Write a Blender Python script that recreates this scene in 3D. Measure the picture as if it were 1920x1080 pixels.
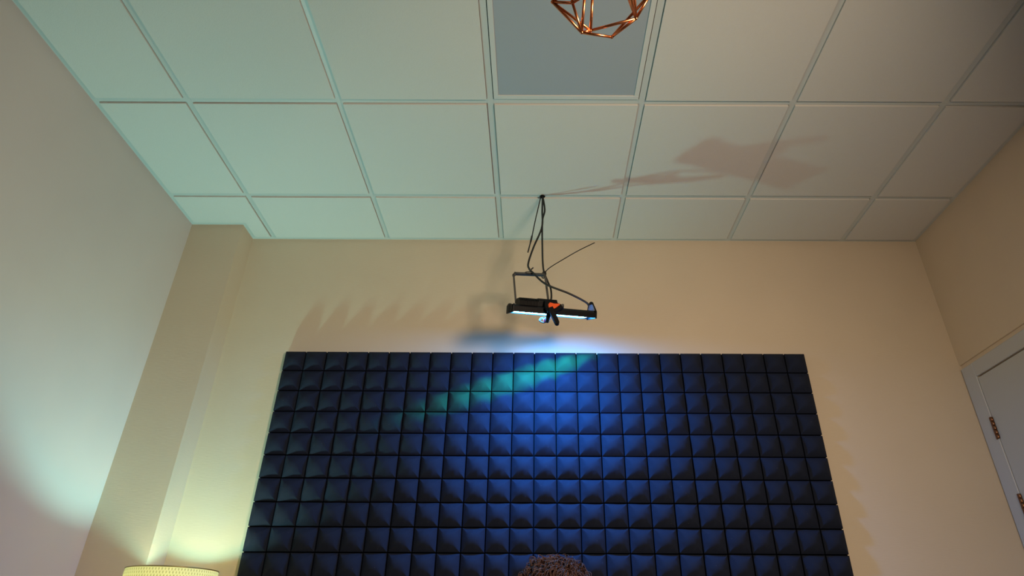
import bpy, bmesh, math, random
from mathutils import Vector, Matrix, Euler

# ------------------------------------------------------------------ scene reset
for o in list(bpy.data.objects):
    bpy.data.objects.remove(o)
scene = bpy.context.scene
C = scene.collection
R = math.radians
rnd = random.Random(7)

# ------------------------------------------------------------------ camera
cam_d = bpy.data.cameras.new('camera')
cam = bpy.data.objects.new('camera', cam_d)
C.objects.link(cam)
cam_d.sensor_width = 36.0
cam_d.lens = 36.0 * 1186.36 / 1920.0
cam_d.shift_x = -42.79 / 1920.0
cam_d.shift_y = -2.27 / 1920.0
cam_d.clip_start = 0.02
EYE = 0.95                                   # camera height above the floor
Fv = Vector((-0.00115539, 0.86712918, 0.49808198))
Xv = Vector((0.99998945, -0.00121218, 0.00442999))
Uv = Vector((-0.00444514, -0.49808184, 0.86711863))
cam.matrix_world = Matrix(((Xv.x, Uv.x, -Fv.x, 0.0),
                           (Xv.y, Uv.y, -Fv.y, -2.8034),
                           (Xv.z, Uv.z, -Fv.z, EYE),
                           (0, 0, 0, 1)))
scene.camera = cam

# ------------------------------------------------------------------ world, main lights, exposure
world = bpy.data.worlds.new('room_world')
scene.world = world
world.use_nodes = True
world.node_tree.nodes['Background'].inputs['Color'].default_value = (0.5, 0.45, 0.5, 1)
world.node_tree.nodes['Background'].inputs['Strength'].default_value = 0.02

vs = scene.view_settings
vs.view_transform = 'Standard'
vs.look = 'None'
vs.gamma = 1.0
vs.use_curve_mapping = False
vs.exposure = 0.0

def area_light(name, loc, target, size, power, color, spread=180):
    d = bpy.data.lights.new(name, 'AREA')
    d.shape = 'DISK'
    d.size = size
    d.energy = power
    d.color = color
    d.spread = R(spread)
    o = bpy.data.objects.new(name, d)
    C.objects.link(o)
    o.location = loc
    v = Vector(target) - Vector(loc)
    o.rotation_euler = v.to_track_quat('-Z', 'Y').to_euler()
    return o

# warm studio key standing to the right of the camera (its shadows fall to the left on the rear wall)
area_light('key_light', (1.05, -2.75, 1.76), (-0.25, 0.0, 1.44), 0.42, 24.5, (1.0, 0.775, 0.54), 126)

# ------------------------------------------------------------------ dimensions
XL, XR = -1.774, 2.030          # left and right wall
YF = -4.2                       # wall behind the camera
HC = 2.848                      # ceiling grid height
PX, PY = -1.510, -0.130         # pillar corner
TX = 0.6031                     # ceiling module
X0 = -1.390                     # first runner
YROW = -0.380                   # first cross row
FX, FZ, FS = -1.1927, 2.1835, 0.0991   # foam field corner and pitch

# ------------------------------------------------------------------ materials
def new_mat(name):
    m = bpy.data.materials.new(name)
    m.use_nodes = True
    nt = m.node_tree
    return m, nt, nt.nodes['Principled BSDF']

def simple(name, col, rough=0.6, metal=0.0, bump=0.0, bscale=200.0, vary=0.0, spec=0.5):
    m, nt, b = new_mat(name)
    b.inputs['Base Color'].default_value = (*col, 1)
    b.inputs['Roughness'].default_value = rough
    b.inputs['Metallic'].default_value = metal
    b.inputs['Specular IOR Level'].default_value = spec
    tc = nt.nodes.new('ShaderNodeTexCoord')
    n = nt.nodes.new('ShaderNodeTexNoise')
    n.inputs['Scale'].default_value = bscale
    n.inputs['Detail'].default_value = 4
    nt.links.new(tc.outputs['Object'], n.inputs['Vector'])
    if bump:
        bp = nt.nodes.new('ShaderNodeBump')
        bp.inputs['Strength'].default_value = bump
        bp.inputs['Distance'].default_value = 0.002
        nt.links.new(n.outputs['Fac'], bp.inputs['Height'])
        nt.links.new(bp.outputs['Normal'], b.inputs['Normal'])
    if vary:
        mx = nt.nodes.new('ShaderNodeMix')
        mx.data_type = 'RGBA'
        mx.inputs[6].default_value = (*[c * (1 - vary) for c in col], 1)
        mx.inputs[7].default_value = (*[min(1, c * (1 + vary)) for c in col], 1)
        nt.links.new(n.outputs['Fac'], mx.inputs[0])
        nt.links.new(mx.outputs[2], b.inputs['Base Color'])
    return m

def wallpaper(name, col, rib=0.25, vary=0.05):
    """painted ribbed wallpaper: fine horizontal ribs broken by noise"""
    m, nt, b = new_mat(name)
    b.inputs['Roughness'].default_value = 0.75
    b.inputs['Specular IOR Level'].default_value = 0.25
    L = nt.links.new
    tc = nt.nodes.new('ShaderNodeTexCoord')
    mp = nt.nodes.new('ShaderNodeMapping')
    mp.inputs['Scale'].default_value = (30, 30, 420)
    L(tc.outputs['Object'], mp.inputs['Vector'])
    n = nt.nodes.new('ShaderNodeTexNoise')
    n.inputs['Scale'].default_value = 1.0
    n.inputs['Detail'].default_value = 3
    L(mp.outputs['Vector'], n.inputs['Vector'])
    n2 = nt.nodes.new('ShaderNodeTexNoise')
    n2.inputs['Scale'].default_value = 3.0
    L(tc.outputs['Object'], n2.inputs['Vector'])
    bp = nt.nodes.new('ShaderNodeBump')
    bp.inputs['Strength'].default_value = rib
    bp.inputs['Distance'].default_value = 0.0015
    L(n.outputs['Fac'], bp.inputs['Height'])
    L(bp.outputs['Normal'], b.inputs['Normal'])
    mx = nt.nodes.new('ShaderNodeMix')
    mx.data_type = 'RGBA'
    mx.inputs[6].default_value = (*[c * (1 - vary) for c in col], 1)
    mx.inputs[7].default_value = (*[c * (1 + vary) for c in col], 1)
    L(n2.outputs['Fac'], mx.inputs[0])
    L(mx.outputs[2], b.inputs['Base Color'])
    return m

def foam_material():
    m, nt, b = new_mat('charcoal_foam')
    L = nt.links.new
    b.inputs['Roughness'].default_value = 0.85
    b.inputs['Specular IOR Level'].default_value = 0.12
    tc = nt.nodes.new('ShaderNodeTexCoord')
    geo = nt.nodes.new('ShaderNodeNewGeometry')
    n = nt.nodes.new('ShaderNodeTexNoise')
    n.inputs['Scale'].default_value = 900
    n.inputs['Detail'].default_value = 3
    L(geo.outputs['Position'], n.inputs['Vector'])
    bp = nt.nodes.new('ShaderNodeBump')
    bp.inputs['Strength'].default_value = 0.35
    bp.inputs['Distance'].default_value = 0.001
    L(n.outputs['Fac'], bp.inputs['Height'])
    L(bp.outputs['Normal'], b.inputs['Normal'])
    # dust specks
    v = nt.nodes.new('ShaderNodeTexVoronoi')
    v.inputs['Scale'].default_value = 38
    L(geo.outputs['Position'], v.inputs['Vector'])
    cr = nt.nodes.new('ShaderNodeValToRGB')
    cr.color_ramp.elements[0].position = 0.035
    cr.color_ramp.elements[0].color = (0.06, 0.06, 0.06, 1)
    cr.color_ramp.elements[1].position = 0.06
    cr.color_ramp.elements[1].color = (0.013, 0.017, 0.032, 1)
    L(v.outputs['Distance'], cr.inputs['Fac'])
    L(cr.outputs['Color'], b.inputs['Base Color'])
    return m

def shade_material():
    """woven yellow paper-cord drum that glows by the bulb inside it"""
    m = bpy.data.materials.new('woven_shade')
    m.use_nodes = True
    nt = m.node_tree
    nt.nodes.clear()
    L = nt.links.new
    out = nt.nodes.new('ShaderNodeOutputMaterial')
    uv = nt.nodes.new('ShaderNodeTexCoord')
    sep = nt.nodes.new('ShaderNodeSeparateXYZ')
    L(uv.outputs['UV'], sep.inputs[0])
    def math_node(op, a, b=None):
        n = nt.nodes.new('ShaderNodeMath')
        n.operation = op
        for i, x in enumerate((a, b)):
            if x is None: continue
            if isinstance(x, (int, float)): n.inputs[i].default_value = x
            else: L(x, n.inputs[i])
        return n.outputs[0]
    u = math_node('MULTIPLY', sep.outputs[0], 2 * math.pi * 94)
    w = math_node('MULTIPLY', sep.outputs[1], 2 * math.pi * 11)
    s1 = math_node('SINE', math_node('ADD', u, w))
    s2 = math_node('SINE', math_node('SUBTRACT', u, w))
    k = math_node('MULTIPLY', math_node('ADD', math_node('MAXIMUM', s1, s2), 1.0), 0.5)
    mx = nt.nodes.new('ShaderNodeMix')
    mx.data_type = 'RGBA'
    mx.inputs[6].default_value = (0.56, 0.49, 0.20, 1)
    mx.inputs[7].default_value = (0.93, 0.86, 0.46, 1)
    L(k, mx.inputs[0])
    d = nt.nodes.new('ShaderNodeBsdfDiffuse')
    t = nt.nodes.new('ShaderNodeBsdfTranslucent')
    L(mx.outputs[2], d.inputs['Color'])
    L(mx.outputs[2], t.inputs['Color'])
    bp = nt.nodes.new('ShaderNodeBump')
    bp.inputs['Strength'].default_value = 0.6
    bp.inputs['Distance'].default_value = 0.002
    L(k, bp.inputs['Height'])
    L(bp.outputs['Normal'], d.inputs['Normal'])
    ms = nt.nodes.new('ShaderNodeMixShader')
    ms.inputs[0].default_value = 0.20
    L(d.outputs[0], ms.inputs[1])
    L(t.outputs[0], ms.inputs[2])
    L(ms.outputs[0], out.inputs['Surface'])
    return m

def emitter(name, col, strength):
    m = bpy.data.materials.new(name)
    m.use_nodes = True
    nt = m.node_tree
    nt.nodes.clear()
    e = nt.nodes.new('ShaderNodeEmission')
    e.inputs['Color'].default_value = (*col, 1)
    e.inputs['Strength'].default_value = strength
    o = nt.nodes.new('ShaderNodeOutputMaterial')
    nt.links.new(e.outputs[0], o.inputs['Surface'])
    return m

M = {
    'wall_rear': wallpaper('beige_wallpaper', (0.62, 0.525, 0.41), 0.35),
    'wall_left': wallpaper('pale_wall_paint', (0.63, 0.55, 0.54), 0.08),
    'wall_right': wallpaper('beige_wall_right', (0.70, 0.58, 0.44), 0.15),
    'tile': simple('mineral_tile', (0.67, 0.66, 0.645), 0.9, bump=0.35, bscale=260, vary=0.03, spec=0.15),
    'grid': simple('white_grid_metal', (0.58, 0.61, 0.61), 0.45, bump=0.0),
    'plenum': simple('plenum_dark', (0.03, 0.03, 0.03), 0.9),
    'floor': simple('grey_carpet', (0.16, 0.14, 0.13), 0.95, bump=0.5, bscale=400, vary=0.2),
    'foam': foam_material(),
    'foam_back': simple('foam_backing', (0.004, 0.005, 0.007), 0.95, spec=0.05, bump=0.2, bscale=600),
    'diffuser': simple('frosted_diffuser', (0.38, 0.43, 0.49), 0.30),
    'panel_frame': simple('panel_frame_white', (0.64, 0.66, 0.66), 0.4),
    'black_metal': simple('black_powder_coat', (0.006, 0.006, 0.007), 0.5, spec=0.12, bump=0.15, bscale=500),
    'black_gloss': simple('black_gloss', (0.006, 0.006, 0.008), 0.25, spec=0.2),
    'black_rubber': simple('black_rubber', (0.010, 0.010, 0.010), 0.55),
    'grey_steel': simple('dull_steel', (0.10, 0.095, 0.09), 0.45, 0.6),
    'orange': simple('orange_plastic', (0.80, 0.10, 0.015), 0.4),
    'pink': simple('red_plastic', (0.75, 0.04, 0.08), 0.4),
    'copper': simple('copper_wire', (0.86, 0.32, 0.13), 0.28, 1.0),
    'door': simple('grey_white_door', (0.52, 0.53, 0.53), 0.5, bump=0.05, bscale=30),
    'casing': simple('door_casing_paint', (0.54, 0.55, 0.56), 0.5),
    'bronze': simple('bronze_hinge', (0.20, 0.09, 0.045), 0.35, 0.9),
    'shade': shade_material(),
    'brass': simple('lamp_brass', (0.45, 0.33, 0.14), 0.35, 0.9),
    'wood': simple('oak_wood', (0.30, 0.18, 0.09), 0.5, vary=0.2, bscale=12),
    'hair': simple('auburn_hair', (0.065, 0.026, 0.020), 0.6, vary=0.35, bscale=60),
    'skin': simple('skin', (0.55, 0.33, 0.24), 0.5, bump=0.05, bscale=300),
    'sweater': simple('navy_sweater', (0.03, 0.035, 0.06), 0.9, bump=0.4, bscale=400),
    'jeans': simple('dark_jeans', (0.03, 0.04, 0.07), 0.9, bump=0.3, bscale=600),
    'eye': simple('eye_white', (0.7, 0.7, 0.68), 0.2),
    'iris': simple('iris_brown', (0.05, 0.025, 0.015), 0.2),
    'lip': simple('lip', (0.42, 0.18, 0.15), 0.5),
    'led': emitter('led_window_light', (0.05, 0.36, 1.0), 235.0),
}

def sticker_material():
    """pale rating label with rows of dark print"""
    m, nt, b = new_mat('rating_label')
    L = nt.links.new
    tc = nt.nodes.new('ShaderNodeTexCoord')
    br = nt.nodes.new('ShaderNodeTexBrick')
    br.inputs['Color1'].default_value = (0.10, 0.10, 0.10, 1)
    br.inputs['Color2'].default_value = (0.45, 0.45, 0.44, 1)
    br.inputs['Mortar'].default_value = (0.55, 0.54, 0.52, 1)
    br.inputs['Scale'].default_value = 1.0
    br.inputs['Brick Width'].default_value = 0.012
    br.inputs['Row Height'].default_value = 0.005
    br.inputs['Mortar Size'].default_value = 0.0016
    mp = nt.nodes.new('ShaderNodeMapping')
    mp.inputs['Rotation'].default_value = (0, R(90), R(90))
    L(tc.outputs['Object'], mp.inputs['Vector'])
    L(mp.outputs['Vector'], br.inputs['Vector'])
    L(br.outputs['Color'], b.inputs['Base Color'])
    b.inputs['Roughness'].default_value = 0.4
    return m
M['sticker'] = sticker_material()

# ------------------------------------------------------------------ mesh helpers
def add_box(bm, lo, hi, rot=None, piv=(0, 0, 0)):
    vs_ = [Vector((x, y, z)) for x in (lo[0], hi[0]) for y in (lo[1], hi[1]) for z in (lo[2], hi[2])]
    if rot is not None:
        p = Vector(piv)
        vs_ = [p + rot @ (v - p) for v in vs_]
    b = [bm.verts.new(v) for v in vs_]
    for f in ((0, 1, 3, 2), (4, 6, 7, 5), (0, 4, 5, 1), (2, 3, 7, 6), (0, 2, 6, 4), (1, 5, 7, 3)):
        bm.faces.new([b[i] for i in f])
    return b

def add_prism(bm, poly, axis, a, b):
    """poly: list of 2-D points in the plane normal to axis, extruded from a to b"""
    def p3(q, t):
        if axis == 'x': return (t, q[0], q[1])
        if axis == 'y': return (q[0], t, q[1])
        return (q[0], q[1], t)
    v0 = [bm.verts.new(p3(q, a)) for q in poly]
    v1 = [bm.verts.new(p3(q, b)) for q in poly]
    n = len(poly)
    bm.faces.new(v0)
    bm.faces.new(v1[::-1])
    for i in range(n):
        bm.faces.new((v0[i], v1[i], v1[(i + 1) % n], v0[(i + 1) % n]))

def smooth_path(pts, sub=6):
    P = [Vector(p) for p in pts]
    if len(P) < 3:
        return P
    out = []
    for i in range(len(P) - 1):
        p0 = P[max(i - 1, 0)]; p1 = P[i]; p2 = P[i + 1]; p3 = P[min(i + 2, len(P) - 1)]
        for s in range(sub):
            t = s / sub
            out.append(0.5 * ((2 * p1) + (p2 - p0) * t + (2 * p0 - 5 * p1 + 4 * p2 - p3) * t * t
                              + (3 * p1 - p0 - 3 * p2 + p3) * t ** 3))
    out.append(P[-1])
    return out

def add_tube(bm, path, rad, sides=8, cap=True):
    P = [Vector(p) for p in path]
    rads = rad if hasattr(rad, '__len__') else [rad] * len(P)
    ref = Vector((0.123, 0.456, 0.88))
    rings = []
    for i, p in enumerate(P):
        t = (P[min(i + 1, len(P) - 1)] - P[max(i - 1, 0)]).normalized()
        if i == 0:
            u = t.cross(ref).normalized()
        else:
            u = (u - t * u.dot(t))
            u = u.normalized() if u.length > 1e-6 else t.orthogonal().normalized()
        w = t.cross(u)
        rings.append([bm.verts.new(p + (u * math.cos(2 * math.pi * k / sides) + w * math.sin(2 * math.pi * k / sides)) * rads[i])
                      for k in range(sides)])
    for a, b in zip(rings, rings[1:]):
        for k in range(sides):
            f = bm.faces.new((a[k], a[(k + 1) % sides], b[(k + 1) % sides], b[k]))
            f.smooth = True
    if cap:
        bm.faces.new(rings[0][::-1])
        bm.faces.new(rings[-1])

def add_lathe(bm, prof, center=(0, 0, 0), seg=32, smooth=True):
    cx, cy, cz = center
    rings = []
    for r, z in prof:
        if r < 1e-6:
            rings.append([bm.verts.new((cx, cy, cz + z))])
        else:
            rings.append([bm.verts.new((cx + r * math.cos(2 * math.pi * k / seg), cy + r * math.sin(2 * math.pi * k / seg), cz + z)) for k in range(seg)])
    for a, b in zip(rings, rings[1:]):
        for k in range(seg):
            k2 = (k + 1) % seg
            if len(a) == 1 and len(b) == 1: continue
            if len(a) == 1: f = bm.faces.new((a[0], b[k], b[k2]))
            elif len(b) == 1: f = bm.faces.new((a[k], b[0], a[k2]))
            else: f = bm.faces.new((a[k], b[k], b[k2], a[k2]))
            f.smooth = smooth

def add_ball(bm, c, r, seg=12, rings=8, scale=(1, 1, 1)):
    vs_ = bmesh.ops.create_uvsphere(bm, u_segments=seg, v_segments=rings, radius=r)['verts']
    for v in vs_:
        v.co = Vector((v.co.x * scale[0], v.co.y * scale[1], v.co.z * scale[2])) + Vector(c)
        for f in v.link_faces: f.smooth = True
    return vs_

def to_mesh(name, bm, mat, bevel=0.0):
    if bevel:
        bmesh.ops.bevel(bm, geom=[e for e in bm.edges], offset=bevel, segments=1, affect='EDGES', clamp_overlap=True)
    bmesh.ops.recalc_face_normals(bm, faces=bm.faces)
    me = bpy.data.meshes.new(name)
    bm.to_mesh(me)
    bm.free()
    mats = mat if isinstance(mat, (list, tuple)) else [mat]
    for m in mats:
        me.materials.append(m)
    return me

def link(name, me, parent=None, loc=None, rot=None):
    o = bpy.data.objects.new(name, me)
    C.objects.link(o)
    if parent is not None: o.parent = parent
    if loc is not None: o.location = loc
    if rot is not None: o.rotation_euler = rot
    return o

def obj(name, bm, mat, parent=None, loc=None, rot=None, bevel=0.0):
    return link(name, to_mesh(name, bm, mat, bevel), parent, loc, rot)

def box_obj(name, lo, hi, mat, parent=None, bevel=0.0):
    bm = bmesh.new()
    add_box(bm, lo, hi)
    return obj(name, bm, mat, parent, bevel=bevel)

def tag(o, label, cat, group=None):
    o['label'] = label
    o['category'] = cat
    if group: o['group'] = group
    return o

def struct(o, label=None, cat=None):
    o['kind'] = 'structure'
    if label: o['label'] = label
    if cat: o['category'] = cat
    return o

def thing(name, loc, label, cat, rot=(0, 0, 0), group=None):
    o = bpy.data.objects.new(name, None)
    C.objects.link(o)
    o.location = loc
    o.rotation_euler = rot
    o.empty_display_size = 0.1
    return tag(o, label, cat, group)

# ------------------------------------------------------------------ room shell
T = 0.12
struct(box_obj('floor', (XL - T, YF - T, -0.1), (XR + T, T, 0.0), M['floor']), 'grey carpeted floor of the small room', 'floor')
struct(box_obj('wall_rear', (XL - T, 0.0, 0.0), (XR + T, T, HC + 0.15), M['wall_rear']), 'beige ribbed wallpapered rear wall behind the foam panels', 'wall')
struct(box_obj('wall_left', (XL - T, YF, 0.0), (XL, 0.0, HC + 0.15), M['wall_left']), 'pale grey left wall lit green by the lamp', 'wall')
struct(box_obj('wall_front', (XL - T, YF - T, 0.0), (XR + T, YF, HC + 0.15), M['wall_left']), 'plain pale wall facing the foam panels', 'wall')
struct(box_obj('wall_pillar', (XL, PY, 0.0), (PX, 0.0, HC + 0.15), M['wall_rear']), 'beige papered pillar boxed into the left rear corner', 'pillar')

# right wall with a door opening close to the rear corner; plaster above the frame stands a little proud
DO_Y1, DO_Y0 = -0.088, -0.930          # opening (rear edge, front edge)
DO_Z = 2.046                           # opening top
LIP = 2.134
bm = bmesh.new()
add_box(bm, (XR, YF, 0), (XR + T, DO_Y0, HC + 0.15))
add_box(bm, (XR, DO_Y1, 0), (XR + T, 0.0, HC + 0.15))
add_box(bm, (XR, DO_Y0, DO_Z), (XR + T, DO_Y1, HC + 0.15))
add_box(bm, (XR - 0.007, YF, LIP), (XR, 0.0, HC + 0.15))
struct(obj('wall_right', bm, M['wall_right']), 'beige right wall above and beside the door', 'wall')

# ------------------------------------------------------------------ door
door = thing('door_1', (XR, DO_Y1, 0.0), 'grey white door with bronze hinges in the right wall', 'door')
door['kind'] = 'structure'
W = DO_Y1 - DO_Y0
bm = bmesh.new()
add_box(bm, (-0.007, -W + 0.004, 0.008), (0.036, -0.0025, DO_Z - 0.007))
obj('door_leaf', bm, M['door'], door, bevel=0.0015)
bm = bmesh.new()
add_box(bm, (-0.010, 0.0, 0.0), (0.0, 0.084, LIP - 0.021))
obj('casing', bm, M['casing'], door, bevel=0.0025)
bm = bmesh.new()
add_box(bm, (-0.010, -W - 0.08, 0.0), (0.0, -W, LIP - 0.021))
obj('casing', bm, M['casing'], door, bevel=0.0025)
bm = bmesh.new()
add_box(bm, (-0.010, -W, DO_Z), (0.0, 0.0, LIP - 0.021))
obj('casing', bm, M['casing'], door, bevel=0.0025)
bm = bmesh.new()
add_box(bm, (0.040, -W, 0), (0.10, 0, DO_Z))  # near-black slab across the opening, its colour painting the shade in the leaf gaps
obj('gap_shade_slab', bm, M['plenum'], door)
for hz in (1.806, 1.477, 0.30):
    bm = bmesh.new()
    add_box(bm, (-0.0125, 0.001, -0.049), (-0.0095, 0.012, 0.049))
    add_box(bm, (-0.003, -0.016, -0.049), (0.0025, -0.002, 0.049))
    h = obj('hinge', bm, M['bronze'], door, loc=(0, 0, hz))
    for k in range(5):
        bm = bmesh.new()
        z0 = -0.048 + k * 0.0193
        add_lathe(bm, [(0, z0), (0.006, z0), (0.0073, z0 + 0.003), (0.0073, z0 + 0.0155), (0.006, z0 + 0.0183), (0, z0 + 0.0183)], (-0.012, -0.002, 0), 10)
        obj('knuckle', bm, M['bronze'], h)
bm = bmesh.new()
add_lathe(bm, [(0, 0), (0.026, 0), (0.026, 0.006), (0.011, 0.009), (0.010, 0.035), (0, 0.036)], (0, 0, 0), 16)
hd = obj('door_handle', bm, M['bronze'], door, loc=(0.002, -W + 0.065, 1.0), rot=(0, R(-90), 0))
bm = bmesh.new()
add_tube(bm, [(0, 0, 0.03), (0, 0.04, 0.034), (0, 0.12, 0.034)], 0.009, 8)
obj('lever', bm, M['bronze'], hd)

# ------------------------------------------------------------------ suspended ceiling
ceil = struct(box_obj('ceiling', (XL - T, YF - T, HC + 0.05), (XR + T, T, HC + 0.15), M['plenum']),
              'suspended ceiling of white mineral tiles in a metal grid', 'ceiling')
GW = 0.024
cols = [X0 + TX * j for j in range(6)]
rows = [YROW - TX * k for k in range(7) if YROW - TX * k > YF + 0.1]
ANG = 0.022
xs = [XL + ANG] + [None] * 0
# runners along y
for x in cols:
    bm = bmesh.new()
    add_box(bm, (x - GW / 2, YF, HC), (x + GW / 2, -ANG - 0.0005, HC + 0.004))
    add_box(bm, (x - 0.003, YF, HC + 0.004), (x + 0.003, -ANG - 0.0005, HC + 0.04))
    obj('grid_rail', bm, M['grid'], ceil)
xe = [XL] + cols + [XR - 0.007]
ye = [0.0] + rows + [YF]
for y in rows:
    for a, b in zip(xe, xe[1:]):
        bm = bmesh.new()
        x0_ = a + (GW / 2 if a != XL else ANG)
        x1_ = b - (GW / 2 if b in cols else ANG)
        add_box(bm, (x0_, y - GW / 2, HC + 0.0008), (x1_, y + GW / 2, HC + 0.004))
        add_box(bm, (x0_, y - 0.003, HC + 0.004), (x1_, y + 0.003, HC + 0.04))
        obj('grid_rail', bm, M['grid'], ceil)

def tile_mesh(lo, hi, notch=None):
    """tegular tile: its face drops below the grid, its rim rests on the flanges"""
    bm = bmesh.new()
    g = 0.0022
    jx, jy = rnd.uniform(-0.0015, 0.0015), rnd.uniform(-0.0015, 0.0015)
    x0_, y0_ = lo[0] + g + jx, lo[1] + g + jy
    x1_, y1_ = hi[0] - g + jx, hi[1] - g + jy
    if notch:
        nx, ny = notch
        poly = [(x0_, y0_), (x1_, y0_), (x1_, y1_), (nx + g, y1_), (nx + g, ny - g), (x0_, ny - g)]
        add_prism(bm, poly, 'z', HC - 0.007, HC + 0.014)
        add_prism(bm, [(x0_ - .006, y0_ - .006), (x1_ + .006, y0_ - .006), (x1_ + .006, ny), (x0_ - .006, ny)], 'z', HC + 0.0045, HC + 0.0142)
    else:
        add_box(bm, (x0_, y0_, HC - 0.007), (x1_, y1_, HC + 0.014))
        add_box(bm, (x0_ - 0.008, y0_ - 0.008, HC + 0.0045), (x1_ + 0.008, y1_ + 0.008, HC + 0.0142))
    return bm

LP = (3, 2)          # grid cell of the ceiling light (column 2-3, between row 1 and row 2)
for i, (a, b) in enumerate(zip(xe, xe[1:])):
    for j, (c, d) in enumerate(zip(ye, ye[1:])):
        x0_ = a + (ANG if a == XL else GW / 2)
        x1_ = b - (GW / 2 if b in cols else ANG)
        y1_ = c - (ANG if j == 0 else GW / 2)
        y0_ = d + (GW / 2 if d in rows else ANG)
        if (i, j) == LP: continue
        notch = (PX + ANG, PY - ANG) if (i == 0 and j == 0) else None
        obj('ceiling_tile', tile_mesh((x0_, y0_), (x1_, y1_), notch), M['tile'], ceil)

# wall angle trims round the edge of the ceiling
def angle_trim(n, lo, hi, vlo, vhi, label):
    bm = bmesh.new()
    add_box(bm, lo, hi)
    add_box(bm, vlo, vhi)
    struct(obj('trim_%d' % n, bm, M['grid']), label, 'trim')
zt, zb = HC + 0.003, HC
e = 0.0025
def trim_x(n, x0_, x1_, y, label):     # along x on a wall facing -y
    angle_trim(n, (x0_, y - ANG, zb), (x1_, y, zt), (x0_, y - e, zt), (x1_, y, zt + 0.022), label)
def trim_y(n, y0_, y1_, x, s, label):  # along y on a wall facing s
    a, b = sorted((x, x + s * ANG)); c, d = sorted((x, x + s * e))
    angle_trim(n, (a, y0_, zb), (b, y1_, zt), (c, y0_, zt), (d, y1_, zt + 0.022), label)
trim_x(1, PX + ANG, XR - 0.008, 0.0, 'white metal angle along the top of the rear wall')
trim_x(2, XL + ANG, PX, PY, 'short white metal angle along the pillar front')
trim_y(3, PY - ANG, 0.0, PX, 1, 'short white metal angle along the pillar side')
trim_y(4, YF, PY, XL, 1, 'white metal angle along the top of the left wall')
trim_y(5, YF, -ANG, XR - 0.007, -1, 'white metal angle along the top of the right wall')

# unlit flat ceiling light set into the grid
i, j = LP
x0_, x1_ = xe[i] + GW / 2 + 0.003, xe[i + 1] - GW / 2 - 0.003
y1_, y0_ = ye[j] - GW / 2 - 0.003, ye[j + 1] + GW / 2 + 0.003
cxl, cyl = (x0_ + x1_) / 2, (y0_ + y1_) / 2
lp = thing('ceiling_light', (cxl, cyl, HC - 0.004), 'unlit square flat ceiling light set among the white tiles', 'ceiling light')
hx, hy = (x1_ - x0_) / 2, (y1_ - y0_) / 2
fw = 0.019
for lo, hi in (((-hx, -hy), (hx, -hy + fw)), ((-hx, hy - fw), (hx, hy)), ((-hx, -hy + fw), (-hx + fw, hy - fw)), ((hx - fw, -hy + fw), (hx, hy - fw))):
    bm = bmesh.new()
    add_box(bm, (lo[0], lo[1], 0.0), (hi[0], hi[1], 0.012))
    obj('frame_bar', bm, M['panel_frame'], lp, bevel=0.001)
box_obj('diffuser', (-hx + fw - 0.002, -hy + fw - 0.002, 0.004), (hx - fw + 0.002, hy - fw + 0.002, 0.010), M['diffuser'], lp)
box_obj('back_tray', (-hx, -hy, 0.012), (hx, hy, 0.03), M['panel_frame'], lp)

# ------------------------------------------------------------------ acoustic foam panels, 5 x 5 pyramids each
BASE, RISE, GAP = 0.026, 0.031, 0.0050
def pyramid_mesh(k):
    r = random.Random(k)
    s = (FS - GAP) / 2
    bm = bmesh.new()
    def ring(q, y, round_=0.0, dx=0.0, dz=0.0):
        out = []
        for a in range(8):
            ang = math.pi / 4 * a
            cx_, cz_ = math.cos(ang), math.sin(ang)
            m_ = max(abs(cx_), abs(cz_))
            x, z = cx_ / m_ * q, cz_ / m_ * q
            if a % 2:                       # corner vertices pulled in towards a circle
                x *= 1 - round_; z *= 1 - round_
            out.append(bm.verts.new((x + dx, y, z + dz)))
        return out
    jx, jz = r.uniform(-.0012, .0012), r.uniform(-.0012, .0012)
    r0 = ring(s, -0.006)
    r1 = ring(s, -BASE)
    r2 = ring(s * 0.48, -BASE - RISE * 0.80, 0.08, jx * .6, jz * .6)
    r3 = ring(s * 0.20, -BASE - RISE * 0.98, 0.22, jx, jz)
    for a, b, sm in ((r0, r1, False), (r1, r2, True), (r2, r3, True)):
        for i in range(8):
            f = bm.faces.new((a[i], a[(i + 1) % 8], b[(i + 1) % 8], b[i]))
            f.smooth = sm
    f = bm.faces.new(r3)
    f.smooth = True
    bmesh.ops.recalc_face_normals(bm, faces=bm.faces)
    for e_ in bm.edges:
        if len(e_.link_faces) == 2 and e_.calc_face_angle(0) > R(35) :
            e_.smooth = False
    for i in range(1, 8, 2):                # keep the ridges of the pyramid crisp
        for e_ in bm.edges:
            if set(e_.verts) == {r1[i], r2[i]}: e_.smooth = False
    return to_mesh('foam_pyramid', bm, M['foam'])
pyr = [pyramid_mesh(k) for k in range(4)]
PW = FS * 5
bm = bmesh.new()
add_box(bm, (0.0, -0.0075, -PW), (PW, 0.0, 0.0))
back_me = to_mesh('foam_backing', bm, M['foam_back'])
place = [['leftmost in the upper row, beside the lamplit wall', 'second from the left in the upper row',
          'middle of the upper row, below the hanging light', 'second from the right in the upper row',
          'rightmost in the upper row'],
         ['leftmost in the lower row, beside the lamp', 'second from the left in the lower row',
          "middle of the lower row, behind the person's head", 'second from the right in the lower row',
          'rightmost in the lower row']]
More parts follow.
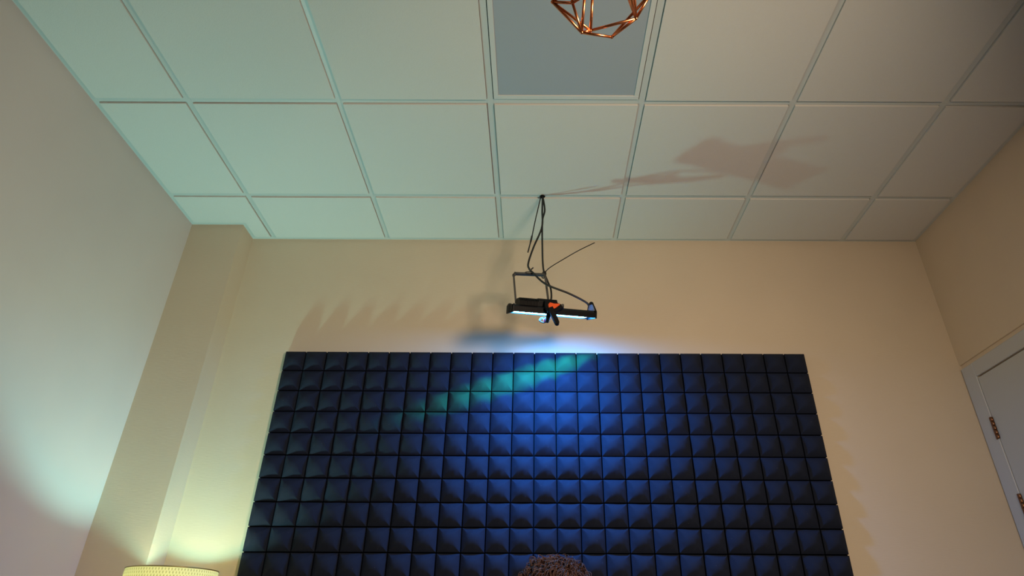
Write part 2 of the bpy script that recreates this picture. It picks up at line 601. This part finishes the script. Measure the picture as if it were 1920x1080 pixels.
for r_ in range(2):
    for c_ in range(5):
        jz = rnd.uniform(-0.0012, 0.0012)
        t = thing('acoustic_foam_panel', (FX + c_ * PW, -0.0005, FZ - r_ * PW + (jz if r_ == 0 else 0.0010)),
                  'black pyramid foam panel, ' + place[r_][c_], 'foam panel', group='pyramid foam panels on the rear wall')
        t.rotation_euler = (0, R(rnd.uniform(-0.12, 0.12)), 0)
        link('backing', back_me, t)
        for a in range(5):
            for b in range(5):
                link('pyramid', pyr[rnd.randrange(4)], t, loc=(FS * (b + .5), 0, -FS * (a + .5)))

# ------------------------------------------------------------------ table lamp on a side table, lower left
LX, LY, RIM = -1.342, -0.238, 1.203
RS, HS = 0.156, 0.24
tb = thing('side_table', (LX, LY, 0.0), 'small round wooden side table carrying the glowing drum lamp', 'table')
bm = bmesh.new(); add_lathe(bm, [(0, 0.50), (0.215, 0.50), (0.22, 0.505), (0.22, 0.52), (0.215, 0.525), (0, 0.525)], seg=40)
obj('table_top', bm, M['wood'], tb)
for k in range(3):
    a = R(90 + 120 * k)
    bm = bmesh.new()
    add_tube(bm, [(0.11 * math.cos(a), 0.11 * math.sin(a), 0.50), (0.18 * math.cos(a), 0.18 * math.sin(a), 0.0)], [0.017, 0.011], 10)
    obj('leg', bm, M['wood'], tb)
lamp = thing('table_lamp', (LX, LY, 0.526), 'glowing yellow woven drum lamp in the corner below the pillar', 'lamp')
zr = RIM - 0.526
bm = bmesh.new(); add_lathe(bm, [(0, 0), (0.075, 0), (0.08, 0.008), (0.07, 0.02), (0.02, 0.03), (0, 0.03)]); obj('base', bm, M['brass'], lamp)
bm = bmesh.new(); add_lathe(bm, [(0.012, 0.028), (0.012, 0.20), (0.018, 0.22), (0.012, 0.24), (0.012, zr - 0.236), (0, zr - 0.236)], seg=16); obj('stem', bm, M['brass'], lamp)
# shade: thin double-walled drum with UVs for the weave
def drum(name, prof, mat, parent, seg=96):
    bm = bmesh.new()
    uvl = bm.loops.layers.uv.new('UVMap')
    rings = [[bm.verts.new((r * math.cos(2 * math.pi * k / seg), r * math.sin(2 * math.pi * k / seg), z)) for k in range(seg)] for r, z in prof]
    zs = [z for _, z in prof]
    for a in range(len(prof) - 1):
        for k in range(seg):
            k2 = (k + 1) % seg
            f = bm.faces.new((rings[a][k], rings[a][k2], rings[a + 1][k2], rings[a + 1][k]))
            f.smooth = True
            for lp_, (uu, vv) in zip(f.loops, ((k, a), (k + 1, a), (k + 1, a + 1), (k, a + 1))):
                lp_[uvl].uv = (uu / seg, (prof[vv][1] - zs[0]) / HS)
    me = bpy.data.meshes.new(name); bm.to_mesh(me); bm.free(); me.materials.append(mat)
    return link(name, me, parent)
sh = drum('lamp_shade', [(RS + 0.006, zr - HS), (RS + 0.003, zr - HS / 2), (RS, zr - 0.002)], M['shade'], lamp)
for z_, r__ in ((zr - 0.002, RS), (zr - HS, RS + 0.006)):
    bm = bmesh.new()
    n_ = 64
    pts = [(r__ * math.cos(2 * math.pi * k / n_), r__ * math.sin(2 * math.pi * k / n_), z_) for k in range(n_ + 1)]
    add_tube(bm, pts, 0.0022, 6, cap=False)
    obj('rim_wire', bm, M['brass'], sh)
bm = bmesh.new()
for k in range(3):
    a = R(30 + 120 * k)
    add_tube(bm, [(0.014 * math.cos(a), 0.014 * math.sin(a), zr - 0.236), (RS * math.cos(a), RS * math.sin(a), zr - HS + 0.003)], 0.0018, 6)
obj('spider', bm, M['brass'], lamp)
BZ = 1.095
bulb_mat = emitter('bulb_light', (1.0, 0.68, 0.36), 125.0)
bm = bmesh.new()
add_ball(bm, (0, 0, BZ - 0.526 - 0.062), 0.026, 20, 14, (1, 1, 1.1))
obj('bulb', bm, bulb_mat, lamp)
bd = bpy.data.lights.new('lamp_bulb_light', 'POINT')
bd.energy = 1.0
bd.color = (0.38, 1.0, 0.88)
bd.shadow_soft_size = 0.030
bd.use_nodes = True
bn = bd.node_tree.nodes
fo = bn.new('ShaderNodeLightFalloff')
fo.inputs['Strength'].default_value = 60.0
fo.inputs['Smooth'].default_value = 1.0
bd.node_tree.links.new(fo.outputs['Quadratic'], bn['Emission'].inputs['Strength'])
bo = bpy.data.objects.new('lamp_bulb_light', bd)
C.objects.link(bo)
bo.parent = lamp
bo.location = (0, 0, BZ - 0.526)
bm = bmesh.new(); add_lathe(bm, [(0, zr - 0.238), (0.017, zr - 0.238), (0.017, BZ - 0.526 - 0.088), (0, BZ - 0.526 - 0.088)], seg=16)
obj('socket', bm, M['brass'], lamp)

# ------------------------------------------------------------------ hanging LED bar light with its yoke
BAR_C = (0.068, -0.470, 2.171)
TILT, SLOPE, TURN = R(21.5), R(-4.0), R(17)
bar = thing('led_bar_light', BAR_C, 'black hanging bar light with a blue white glowing strip and wire yoke', 'bar light',
            rot=(TILT, SLOPE, TURN))
HL = 0.176
bm = bmesh.new()      # open-bottomed channel: top, two lips
prof = [(-0.044, -0.015), (-0.046, 0.006), (-0.038, 0.014), (0.036, 0.014), (0.046, 0.006), (0.044, -0.015),
        (0.036, -0.015), (0.036, -0.004), (-0.036, -0.004), (-0.036, -0.015)]
add_prism(bm, prof, 'x', -HL, HL)
obj('bar_body', bm, M['black_gloss'], bar)
bm = bmesh.new()
add_box(bm, (-0.160, -0.0355, -0.0110), (0.160, 0.0355, -0.005))
obj('led_window', bm, M['led'], bar, bevel=0.002)
# end plates with a rising ear
for s in (-1, 1):
    top = 0.058 if s > 0 else 0.022
    pl = [(-0.050, -0.018), (0.050, -0.018), (0.050, 0.012), (0.040, top * 0.75), (0.026, top * 0.95), (0.010, top), (-0.002, top * 0.93), (-0.022, top * 0.62), (-0.046, 0.014), (-0.050, 0.008)]
    bm = bmesh.new()
    a, b = (HL, HL + 0.006) if s > 0 else (-HL - 0.006, -HL)
    add_prism(bm, pl, 'x', a, b)
    pe = obj('end_plate', bm, M['black_metal'], bar)
    if s > 0:
        bm = bmesh.new()
        add_prism(bm, [(-0.040, 0.0155), (0.036, 0.0155), (0.026, 0.044), (-0.012, 0.044)], 'x', HL - 0.0008, HL - 0.0001)
        st = obj('rating_label', bm, M['sticker'], pe)
        st['label'] = 'pale printed rating label'
    else:
        bm = bmesh.new()
        for k in range(3):
            add_box(bm, (-HL - 0.0095, -0.040 + k * 0.020, -0.014), (-HL - 0.006, -0.028 + k * 0.020, 0.014))
        obj('end_cap_rib', bm, M['black_metal'], pe)
# driver housing with cooling fins riding on the left half of the bar
hs = bmesh.new()
add_prism(hs, [(-0.040, 0.014), (0.040, 0.014), (0.036, 0.034), (0.024, 0.042), (-0.020, 0.042), (-0.036, 0.032)], 'x', -0.150, -0.004)
add_prism(hs, [(-0.036, 0.014), (0.040, 0.014), (0.034, 0.048), (-0.024, 0.048), (-0.034, 0.036)], 'x', -0.070, 0.012)
hous = obj('driver_housing', hs, M['black_metal'], bar)
for k in range(14):
    bm = bmesh.new()
    x = -0.147 + k * 0.0054
    add_prism(bm, [(-0.043, 0.0142), (0.043, 0.0142), (0.040, 0.036), (0.026, 0.046), (-0.022, 0.046), (-0.039, 0.034)], 'x', x, x + 0.0024)
    obj('cooling_fin', bm, M['black_metal'], hous)
for y_ in (-0.030, 0.030):
    bm = bmesh.new()
    add_lathe(bm, [(0, 0), (0.006, 0), (0.007, 0.002), (0.007, 0.006), (0, 0.007)], seg=10)
    obj('screw_head', bm, M['grey_steel'], bar, loc=(-0.166, y_ * 0.6, 0.014))
# yoke: flat-bar bracket, built upright in the room and then carried into the bar's frame
inv = (Matrix.Translation(BAR_C) @ Euler((TILT, SLOPE, TURN)).to_matrix().to_4x4()).inverted()
def flat_strip(bm, pts, w, t):
    """flat steel bar bent along pts; width along y"""
    for p, q in zip(pts, pts[1:]):
        p, q = Vector(p), Vector(q)
        d = (q - p).normalized()
        n = Vector((d.z, 0, -d.x))
        vv = []
        for c in (p - d * t * .5, q + d * t * .5):
            for sy in (-1, 1):
                for sn in (-1, 1):
                    vv.append(bm.verts.new(c + Vector((0, sy * w / 2, 0)) + n * sn * t / 2))
        for f in ((0, 1, 3, 2), (4, 6, 7, 5), (0, 4, 5, 1), (2, 3, 7, 6), (0, 2, 6, 4), (1, 5, 7, 3)):
            bm.faces.new([vv[i] for i in f])
bm = bmesh.new()
flat_strip(bm, [(-0.081, -0.43, 2.206), (-0.096, -0.43, 2.370), (-0.089, -0.43, 2.379), (0.036, -0.43, 2.373), (0.042, -0.43, 2.364), (0.058, -0.43, 2.214)], 0.016, 0.0085)
for v in bm.verts: v.co = inv @ v.co
yk = obj('yoke', bm, M['grey_steel'], bar)
for p in ((-0.081, -0.43, 2.216), (0.058, -0.43, 2.224)):
    bm = bmesh.new()
    add_tube(bm, [(p[0] - 0.008, p[1], p[2]), (p[0] + 0.008, p[1], p[2])], 0.010, 12)
    for v in bm.verts: v.co = inv @ v.co
    obj('yoke_knob', bm, M['black_metal'], bar)

# lens of the bar: throws the main blue beam onto the foam below
ld = bpy.data.lights.new('bar_beam', 'AREA')
ld.shape = 'RECTANGLE'
ld.size, ld.size_y = 0.28, 0.03
ld.energy = 14.0
ld.color = (0.012, 0.26, 1.0)
ld.spread = R(112)
lo_ = bpy.data.objects.new('bar_beam', ld)
C.objects.link(lo_)
bpos = Vector((0.070, -0.462, 2.150))
bz = -(Vector((0.17, -0.04, 1.80)) - bpos).normalized()
bx = Vector((math.cos(TURN), math.sin(TURN), 0.05))
bx = (bx - bz * bx.dot(bz)).normalized()
by = bz.cross(bx)
lo_.matrix_world = Matrix(((bx.x, by.x, bz.x, bpos.x), (bx.y, by.y, bz.y, bpos.y), (bx.z, by.z, bz.z, bpos.z), (0, 0, 0, 1)))

# green-tinted secondary LED of the bar: a narrow stray band of its beam
gd = bpy.data.lights.new('green_led', 'SPOT')
gd.energy = 120.0
gd.color = (0.02, 1.0, 0.26)
gd.spot_size = R(34)
gd.spot_blend = 1.0
gd.shadow_soft_size = 0.006
go = bpy.data.objects.new('green_led', gd)
C.objects.link(go)
gpos = Vector((0.10, -0.475, 2.140))
go.location = gpos
gtar = Vector((-0.035, -0.04, 2.055))
dirv = (gtar - gpos).normalized()
ax = Vector((0.945, 0.0, 0.33)).normalized()
zz = -dirv
xx = (ax - zz * ax.dot(zz)).normalized()
yy = zz.cross(xx)
go.matrix_world = Matrix(((xx.x * 3.6, yy.x * .46, zz.x, gpos.x), (xx.y * 3.6, yy.y * .46, zz.y, gpos.y), (xx.z * 3.6, yy.z * .46, zz.z, gpos.z), (0, 0, 0, 1)))

# ------------------------------------------------------------------ cables and ties holding the light
def cable(name, pts, rad, mat, label, cat, sub=8, group=None):
    bm = bmesh.new()
    add_tube(bm, smooth_path(pts, sub), rad, 8)
    return tag(obj(name, bm, mat), label, cat, group)
cable('power_cable', [(0.033, -0.389, HC + 0.01), (0.030, -0.392, 2.75), (0.028, -0.395, 2.652), (-0.011, -0.40, 2.534), (-0.033, -0.41, 2.445), (-0.027, -0.425, 2.405),
                      (-0.012, -0.448, 2.374), (0.043, -0.470, 2.304), (0.142, -0.455, 2.267), (0.212, -0.426, 2.243), (0.228, -0.42, 2.228)],
      0.0045, M['black_rubber'], 'black power cable looping down to the right end of the bar light', 'cable')
cable('hanging_cord', [(0.029, -0.388, HC + 0.01), (0.042, -0.390, 2.758), (0.031, -0.395, 2.689), (0.030, -0.40, 2.554), (0.034, -0.418, 2.412),
                       (0.052, -0.418, 2.350), (0.066, -0.419, 2.310), (0.068, -0.422, 2.262), (0.060, -0.437, 2.242)],
      0.0043, M['black_rubber'], 'straight black cord from the ceiling to the yoke corner', 'cord')
cable('cable_tie', [(0.026, -0.386, HC + 0.004), (0.012, -0.394, 2.77), (-0.002, -0.40, 2.691), (-0.018, -0.41, 2.588), (-0.035, -0.42, 2.497)],
      [0.0026] * 24 + [0.0042] * 3 + [0.0030] * 6, M['black_rubber'], 'loose black tie end dangling left of the cords under the ceiling', 'cable tie')
cable('cable_tie', [(0.037, -0.424, 2.382), (0.060, -0.438, 2.404), (0.126, -0.46, 2.439), (0.190, -0.48, 2.470), (0.258, -0.50, 2.497)],
      0.0021, M['black_rubber'], 'thin black tie end sticking out to the upper right of the yoke', 'cable tie')
bm = bmesh.new()
pts = [(-0.030 + 0.017 * math.cos(a), -0.430 + 0.011 * math.sin(a) , 2.384 + 0.012 * math.sin(a)) for a in [2 * math.pi * k / 20 for k in range(21)]]
add_tube(bm, pts, 0.002, 6, cap=False)
add_tube(bm, [(-0.020, -0.44, 2.394), (-0.010, -0.445, 2.402)], 0.003, 6)
tag(obj('cable_tie', bm, M['black_rubber']), 'black tie looped round the middle of the yoke top', 'cable tie')
bm = bmesh.new()
pts = [(0.036 + 0.009 * math.cos(a), -0.424 + 0.014 * math.sin(a), 2.378 + 0.010 * math.cos(a * 1.0 + 1)) for a in [2 * math.pi * k / 20 for k in range(21)]]
add_tube(bm, pts, 0.0024, 6, cap=False)
tag(obj('cable_tie', bm, M['black_rubber']), 'black tie knotted round the right corner of the yoke', 'cable tie')
bm = bmesh.new()
pts = [(0.031 + 0.011 * math.cos(a), -0.389 + 0.009 * math.sin(a), HC - 0.012 + 0.001 * math.sin(3 * a)) for a in [2 * math.pi * k / 16 for k in range(17)]]
add_tube(bm, pts, 0.003, 6, cap=False)
add_box(bm, (0.024, -0.393, HC - 0.012), (0.038, -0.385, HC + 0.001))
tag(obj('ceiling_hook', bm, M['black_metal']), 'small black clip on the ceiling rail holding the cords', 'hook')

# ------------------------------------------------------------------ spring clamp gripping the bar
CL = Vector((0.066, -0.524, 2.138))
cl = thing('spring_clamp', CL, 'black spring clamp with orange jaw pads gripping the bar light', 'clamp')
def plate(name, poly, y0_, y1_, mat, parent, bevel=0.002):
    bm = bmesh.new()
    add_prism(bm, poly, 'y', y0_, y1_)
    return obj(name, bm, mat, parent, bevel=bevel)
def limb(p, q, w0, w1, n=6):
    """tapered bar outline with a round far end, in x-z"""
    p, q = Vector(p), Vector(q)
    d = (q - p).normalized()
    m_ = Vector((-d.y, d.x))
    pts = [p + m_ * w0, p - m_ * w0, q - m_ * w1]
    a0 = math.atan2(-m_.y, -m_.x)
    for k in range(1, n):
        a = a0 + math.pi * k / n
        pts.append(q + Vector((math.cos(a), math.sin(a))) * w1)
    pts.append(q + m_ * w1)
    return [tuple(x) for x in pts]
plate('handle', limb((-0.006, 0.012), (0.020, -0.056), 0.011, 0.0095), -0.030, -0.010, M['black_metal'], cl)
plate('handle', limb((-0.010, 0.006), (-0.018, -0.030), 0.010, 0.008), 0.002, 0.020, M['black_metal'], cl)
plate('jaw_arm', [(-0.018, -0.004), (0.014, -0.010), (0.044, 0.012), (0.046, 0.024), (0.030, 0.030), (-0.006, 0.050), (-0.026, 0.048), (-0.030, 0.020)], -0.024, -0.004, M['black_metal'], cl)
plate('jaw_pad', [(-0.012, 0.006), (0.000, 0.000), (0.014, 0.008), (0.034, 0.024), (0.030, 0.029), (0.014, 0.025), (0.006, 0.030), (-0.008, 0.034), (-0.015, 0.024)], -0.0285, -0.0235, M['orange'], cl)['label'] = 'orange jaw pad'
plate('jaw_pad', limb((-0.006, -0.010), (-0.028, -0.022), 0.006, 0.006), 0.020, 0.032, M['pink'], cl)['label'] = 'red jaw pad'
bm = bmesh.new()
pts = [(-0.034 + 0.015 * math.cos(a), 0.024 + 0.002 * a, -0.018 + 0.010 * math.sin(a)) for a in [2 * math.pi * k / 18 for k in range(28)]]
add_tube(bm, pts, 0.0026, 6)
obj('spring', bm, M['grey_steel'], cl)
bm = bmesh.new()
add_tube(bm, [(0.044, -0.028, 0.021), (0.044, 0.002, 0.021)], 0.0055, 10)
obj('pivot_pin', bm, M['grey_steel'], cl)

# ------------------------------------------------------------------ copper cage pendant near the camera
pd = thing('pendant_lamp', (0.118, -2.060, HC), 'copper wire geometric cage pendant hanging at the top of the view', 'pendant lamp')
po = Vector((0.118, -2.060, HC))
V = {
    'B': (0.084, -2.016, 1.95), 'D': (0.141, -2.006, 1.95), 'E': (0.182, -2.042, 1.956), 'C': (0.101, -2.014, 1.958),
    'A': (0.029, -2.04, 2.005), 'F': (0.066, -2.049, 1.99), 'P': (0.210, -2.068, 1.995), 'Q': (0.153, -2.118, 1.98),
    'G': (0.091, -2.071, 2.03), 'H': (0.106, -2.064, 2.04), 'I': (0.175, -2.019, 2.06), 'J': (0.053, -2.110, 2.03), 'K': (0.171, -2.107, 2.03),
    'T': (0.118, -2.060, 2.205),
}
V = {k: Vector(v) - po for k, v in V.items()}
edges = ['BD', 'DE', 'CE', 'AB', 'AC', 'FB', 'AF', 'BG', 'CH', 'EI', 'EQ', 'EP', 'EK', 'DP', 'BC', 'FJ', 'FQ', 'AJ', 'AG', 'GH', 'HI', 'IP', 'PK', 'QK', 'KJ', 'QJ',
         'GT', 'HT', 'IT', 'JT', 'KT', 'PT', 'AT']
for e_ in edges:
    bm = bmesh.new()
    add_tube(bm, [V[e_[0]], V[e_[1]]], 0.0027, 8)
    obj('cage_wire', bm, M['copper'], pd)
for k in 'ABCDEFPGHIJKQ':
    bm = bmesh.new()
    add_ball(bm, V[k], 0.0033, 10, 6)
    obj('joint', bm, M['copper'], pd)
bm = bmesh.new(); add_tube(bm, [(0, 0, 2.205 - HC), (0, 0, -0.02)], 0.003, 8); obj('cord', bm, M['black_rubber'], pd)
bm = bmesh.new(); add_lathe(bm, [(0, -0.030), (0.02, -0.030), (0.05, -0.012), (0.05, 0.0), (0, 0.0)], seg=24); obj('canopy', bm, M['copper'], pd, loc=(0, 0, -0.0075))
bm = bmesh.new(); add_lathe(bm, [(0, 2.150 - HC), (0.020, 2.150 - HC), (0.020, 2.205 - HC), (0.008, 2.222 - HC), (0, 2.222 - HC)], seg=20); obj('socket', bm, M['copper'], pd)

# ------------------------------------------------------------------ person seated below the frame, top of the head in view
HX, HY, HTOP = 0.072, -0.700, 1.186
person = thing('person', (HX, HY + 0.06, 0.0), 'person with short tousled auburn hair, head top showing before the foam panels', 'person')
pb = Vector((HX, HY + 0.06, 0.0))
J = {}
def jp(n, x, y, z, r): J[n] = (Vector((HX + x, HY + y, z)) - pb, r)
jp('pelvis', 0, 0.08, 0.54, (0.15, 0.11)); jp('belly', 0, 0.07, 0.66, (0.135, 0.105)); jp('chest', 0, 0.06, 0.80, (0.16, 0.115))
jp('collar', 0, 0.05, 0.89, (0.10, 0.07)); jp('neck', 0, 0.035, 0.95, (0.056, 0.056)); jp('jaw', 0, 0.0, 1.005, (0.062, 0.075))
jp('skull', 0, 0.005, 1.075, (0.076, 0.092)); jp('crown', 0, 0.01, 1.115, (0.062, 0.078))
for s, n in ((-1, 'l'), (1, 'r')):
    jp('sh' + n, s * 0.17, 0.06, 0.865, (0.062, 0.062)); jp('el' + n, s * 0.25, -0.03, 0.64, (0.043, 0.043)); jp('wr' + n, s * 0.17, -0.24, 0.60, (0.028, 0.028))
    jp('pa' + n, s * 0.15, -0.31, 0.595, (0.034, 0.018))
    for f_ in range(4):
        jp('f%d%s' % (f_, n), s * 0.15 + (f_ - 1.5) * 0.020, -0.355, 0.598, (0.0095, 0.0095))
        jp('g%d%s' % (f_, n), s * 0.15 + (f_ - 1.5) * 0.021, -0.395 + abs(f_ - 1.4) * 0.008, 0.588, (0.0085, 0.0085))
        jp('h%d%s' % (f_, n), s * 0.15 + (f_ - 1.5) * 0.021, -0.418 + abs(f_ - 1.4) * 0.010, 0.572, (0.0075, 0.0075))
    jp('t0' + n, s * 0.15 - s * 0.036, -0.290, 0.590, (0.011, 0.011)); jp('t1' + n, s * 0.15 - s * 0.052, -0.325, 0.583, (0.009, 0.009))
    jp('hip' + n, s * 0.10, 0.04, 0.525, (0.095, 0.09)); jp('kn' + n, s * 0.13, -0.38, 0.50, (0.062, 0.062)); jp('an' + n, s * 0.13, -0.36, 0.10, (0.042, 0.042))
    jp('he' + n, s * 0.13, -0.35, 0.045, (0.042, 0.042)); jp('to' + n, s * 0.14, -0.52, 0.035, (0.042, 0.03))
ed = ['pelvis belly', 'belly chest', 'chest collar', 'collar neck', 'neck jaw', 'jaw skull', 'skull crown']
for n in 'lr':
    ed += ['chest sh' + n, 'sh%s el%s' % (n, n), 'el%s wr%s' % (n, n), 'wr%s pa%s' % (n, n), 'pa%s t0%s' % (n, n), 't0%s t1%s' % (n, n),
           'pelvis hip' + n, 'hip%s kn%s' % (n, n), 'kn%s an%s' % (n, n), 'an%s he%s' % (n, n), 'he%s to%s' % (n, n)]
    for f_ in range(4):
        ed += ['pa%s f%d%s' % (n, f_, n), 'f%d%s g%d%s' % (f_, n, f_, n), 'g%d%s h%d%s' % (f_, n, f_, n)]
names = list(J)
me = bpy.data.meshes.new('body')
me.from_pydata([J[n][0] for n in names], [(names.index(a), names.index(b)) for a, b in (x.split() for x in ed)], [])
tmp = bpy.data.objects.new('body_tmp', me)
C.objects.link(tmp)
sk = tmp.modifiers.new('skin', 'SKIN')
sk.use_smooth_shade = True
for i, n in enumerate(names):
    sv = me.skin_vertices[0].data[i]
    sv.radius = J[n][1]
    sv.use_root = (n == 'pelvis')
tmp.modifiers.new('sub', 'SUBSURF').levels = 2
dg = bpy.context.evaluated_depsgraph_get()
body_me = bpy.data.meshes.new_from_object(tmp.evaluated_get(dg))
bpy.data.objects.remove(tmp)
body_me.name = 'body'
body_me.materials.clear()
for m in (M['skin'], M['sweater'], M['jeans'], M['black_rubber']): body_me.materials.append(m)
for p in body_me.polygons:
    c = p.center
    y = c.y + pb.y - HY
    if c.z > 0.945 or (y < -0.25 and 0.555 < c.z < 0.66 and abs(c.x) < 0.235 and y < -0.262): p.material_index = 0
    elif c.z > 0.575: p.material_index = 1
    elif c.z > 0.085: p.material_index = 2
    else: p.material_index = 3
    p.use_smooth = True
link('body', body_me, person)
hc = Vector((HX, HY, 1.075)) - pb
for s in (-1, 1):
    bm = bmesh.new(); add_ball(bm, hc + Vector((s * 0.031, -0.078, -0.008)), 0.0125, 14, 10)
    ey = obj('eye', bm, M['eye'], person)
    bm = bmesh.new(); add_ball(bm, hc + Vector((s * 0.031, -0.0868, -0.008)), 0.0055, 10, 6, (1, .6, 1)); obj('iris', bm, M['iris'], ey)
    bm = bmesh.new(); add_ball(bm, hc + Vector((s * 0.079, 0.012, -0.015)), 0.03, 12, 8, (.32, .62, 1.05)); obj('ear', bm, M['skin'], person)
    bm = bmesh.new(); add_tube(bm, [hc + Vector((s * 0.015, -0.092, 0.012)), hc + Vector((s * 0.032, -0.092, 0.018)), hc + Vector((s * 0.047, -0.082, 0.012))], [0.003, 0.004, 0.002], 6); obj('eyebrow', bm, M['hair'], person)
bm = bmesh.new(); add_tube(bm, smooth_path([hc + Vector((0, -0.088, 0.004)), hc + Vector((0, -0.102, -0.022)), hc + Vector((0, -0.108, -0.034)), hc + Vector((0, -0.088, -0.044))], 4), [0.008] * 4 + [0.010] * 4 + [0.014] * 4 + [0.010], 10)
obj('nose', bm, M['skin'], person)
bm = bmesh.new(); add_ball(bm, hc + Vector((0, -0.074, -0.068)), 0.024, 14, 8, (1, .45, .32)); obj('mouth', bm, M['lip'], person)
# hair: scalp cap plus curled locks
bm = bmesh.new()
hcen = Vector((HX, HY + 0.012, 1.095)) - pb
hr = Vector((0.090, 0.104, 0.092))
cap = add_ball(bm, hcen, 1.0, 28, 18)
for v in cap:
    d = v.co - hcen
    k = 1 + 0.05 * math.sin(9 * d.x + 4 * d.z) * math.sin(7 * d.y + 3) + 0.03 * math.sin(17 * d.x - 11 * d.y)
    v.co = hcen + Vector((d.x * hr.x, d.y * hr.y, d.z * hr.z)) * k
bmesh.ops.delete(bm, geom=[v for v in bm.verts if (v.co - hcen).z < -0.045 or ((v.co - hcen).y < -0.06 and (v.co - hcen).z < 0.028)], context='VERTS')
hrnd = random.Random(11)
n_l = 0
while n_l < 1700:
    th = hrnd.uniform(0, 2 * math.pi)
    ph = math.acos(hrnd.uniform(-0.25, 1.0))
    d = Vector((math.sin(ph) * math.cos(th), math.sin(ph) * math.sin(th), math.cos(ph)))
    if d.y < -0.35 and d.z < 0.45: continue
    base = hcen + Vector((d.x * hr.x, d.y * hr.y, d.z * hr.z)) * 0.97
    fl = (Vector((0.9 * d.x - 0.35, d.y - 0.55, -0.55 - 0.5 * (1 - d.z))) + Vector((hrnd.uniform(-.6, .6), hrnd.uniform(-.6, .6), hrnd.uniform(-.3, .6))))
    fl = (fl - d * fl.dot(d)).normalized()
    sd = d.cross(fl)
    ln = hrnd.uniform(0.028, 0.052)
    lift = hrnd.uniform(0.005, 0.017) * (1.9 if d.x < -0.35 and d.z > 0.2 else 1.0) * (1.0 + 0.5 * math.sin(7 * th + 3 * ph))
    curl = hrnd.uniform(0.002, 0.007)
    ph0 = hrnd.uniform(0, 6.28)
    turns = hrnd.uniform(3.5, 7.5)
    P = []
    for s in range(8):
        t_ = s / 7
        P.append(base + fl * ln * t_ + d * (lift * math.sin(t_ * 2.6) + curl * 0.6 * math.sin(ph0 + turns * t_)) + sd * curl * math.cos(ph0 + turns * t_))
    add_tube(bm, P, [0.0019 * (1 - 0.75 * (s / 7) ** 2) for s in range(8)], 5)
    n_l += 1
obj('hair', bm, M['hair'], person)
st = thing('stool', (HX, HY + 0.08, 0.0), 'round wooden stool the person sits on', 'stool')
bm = bmesh.new(); add_lathe(bm, [(0, 0.40), (0.165, 0.40), (0.175, 0.41), (0.175, 0.43), (0.165, 0.44), (0, 0.44)], seg=32); obj('seat', bm, M['wood'], st)
for k in range(4):
    a = R(45 + 90 * k)
    bm = bmesh.new(); add_tube(bm, [(0.11 * math.cos(a), 0.11 * math.sin(a), 0.40), (0.17 * math.cos(a), 0.17 * math.sin(a), 0.0)], [0.016, 0.013], 8); obj('leg', bm, M['wood'], st)
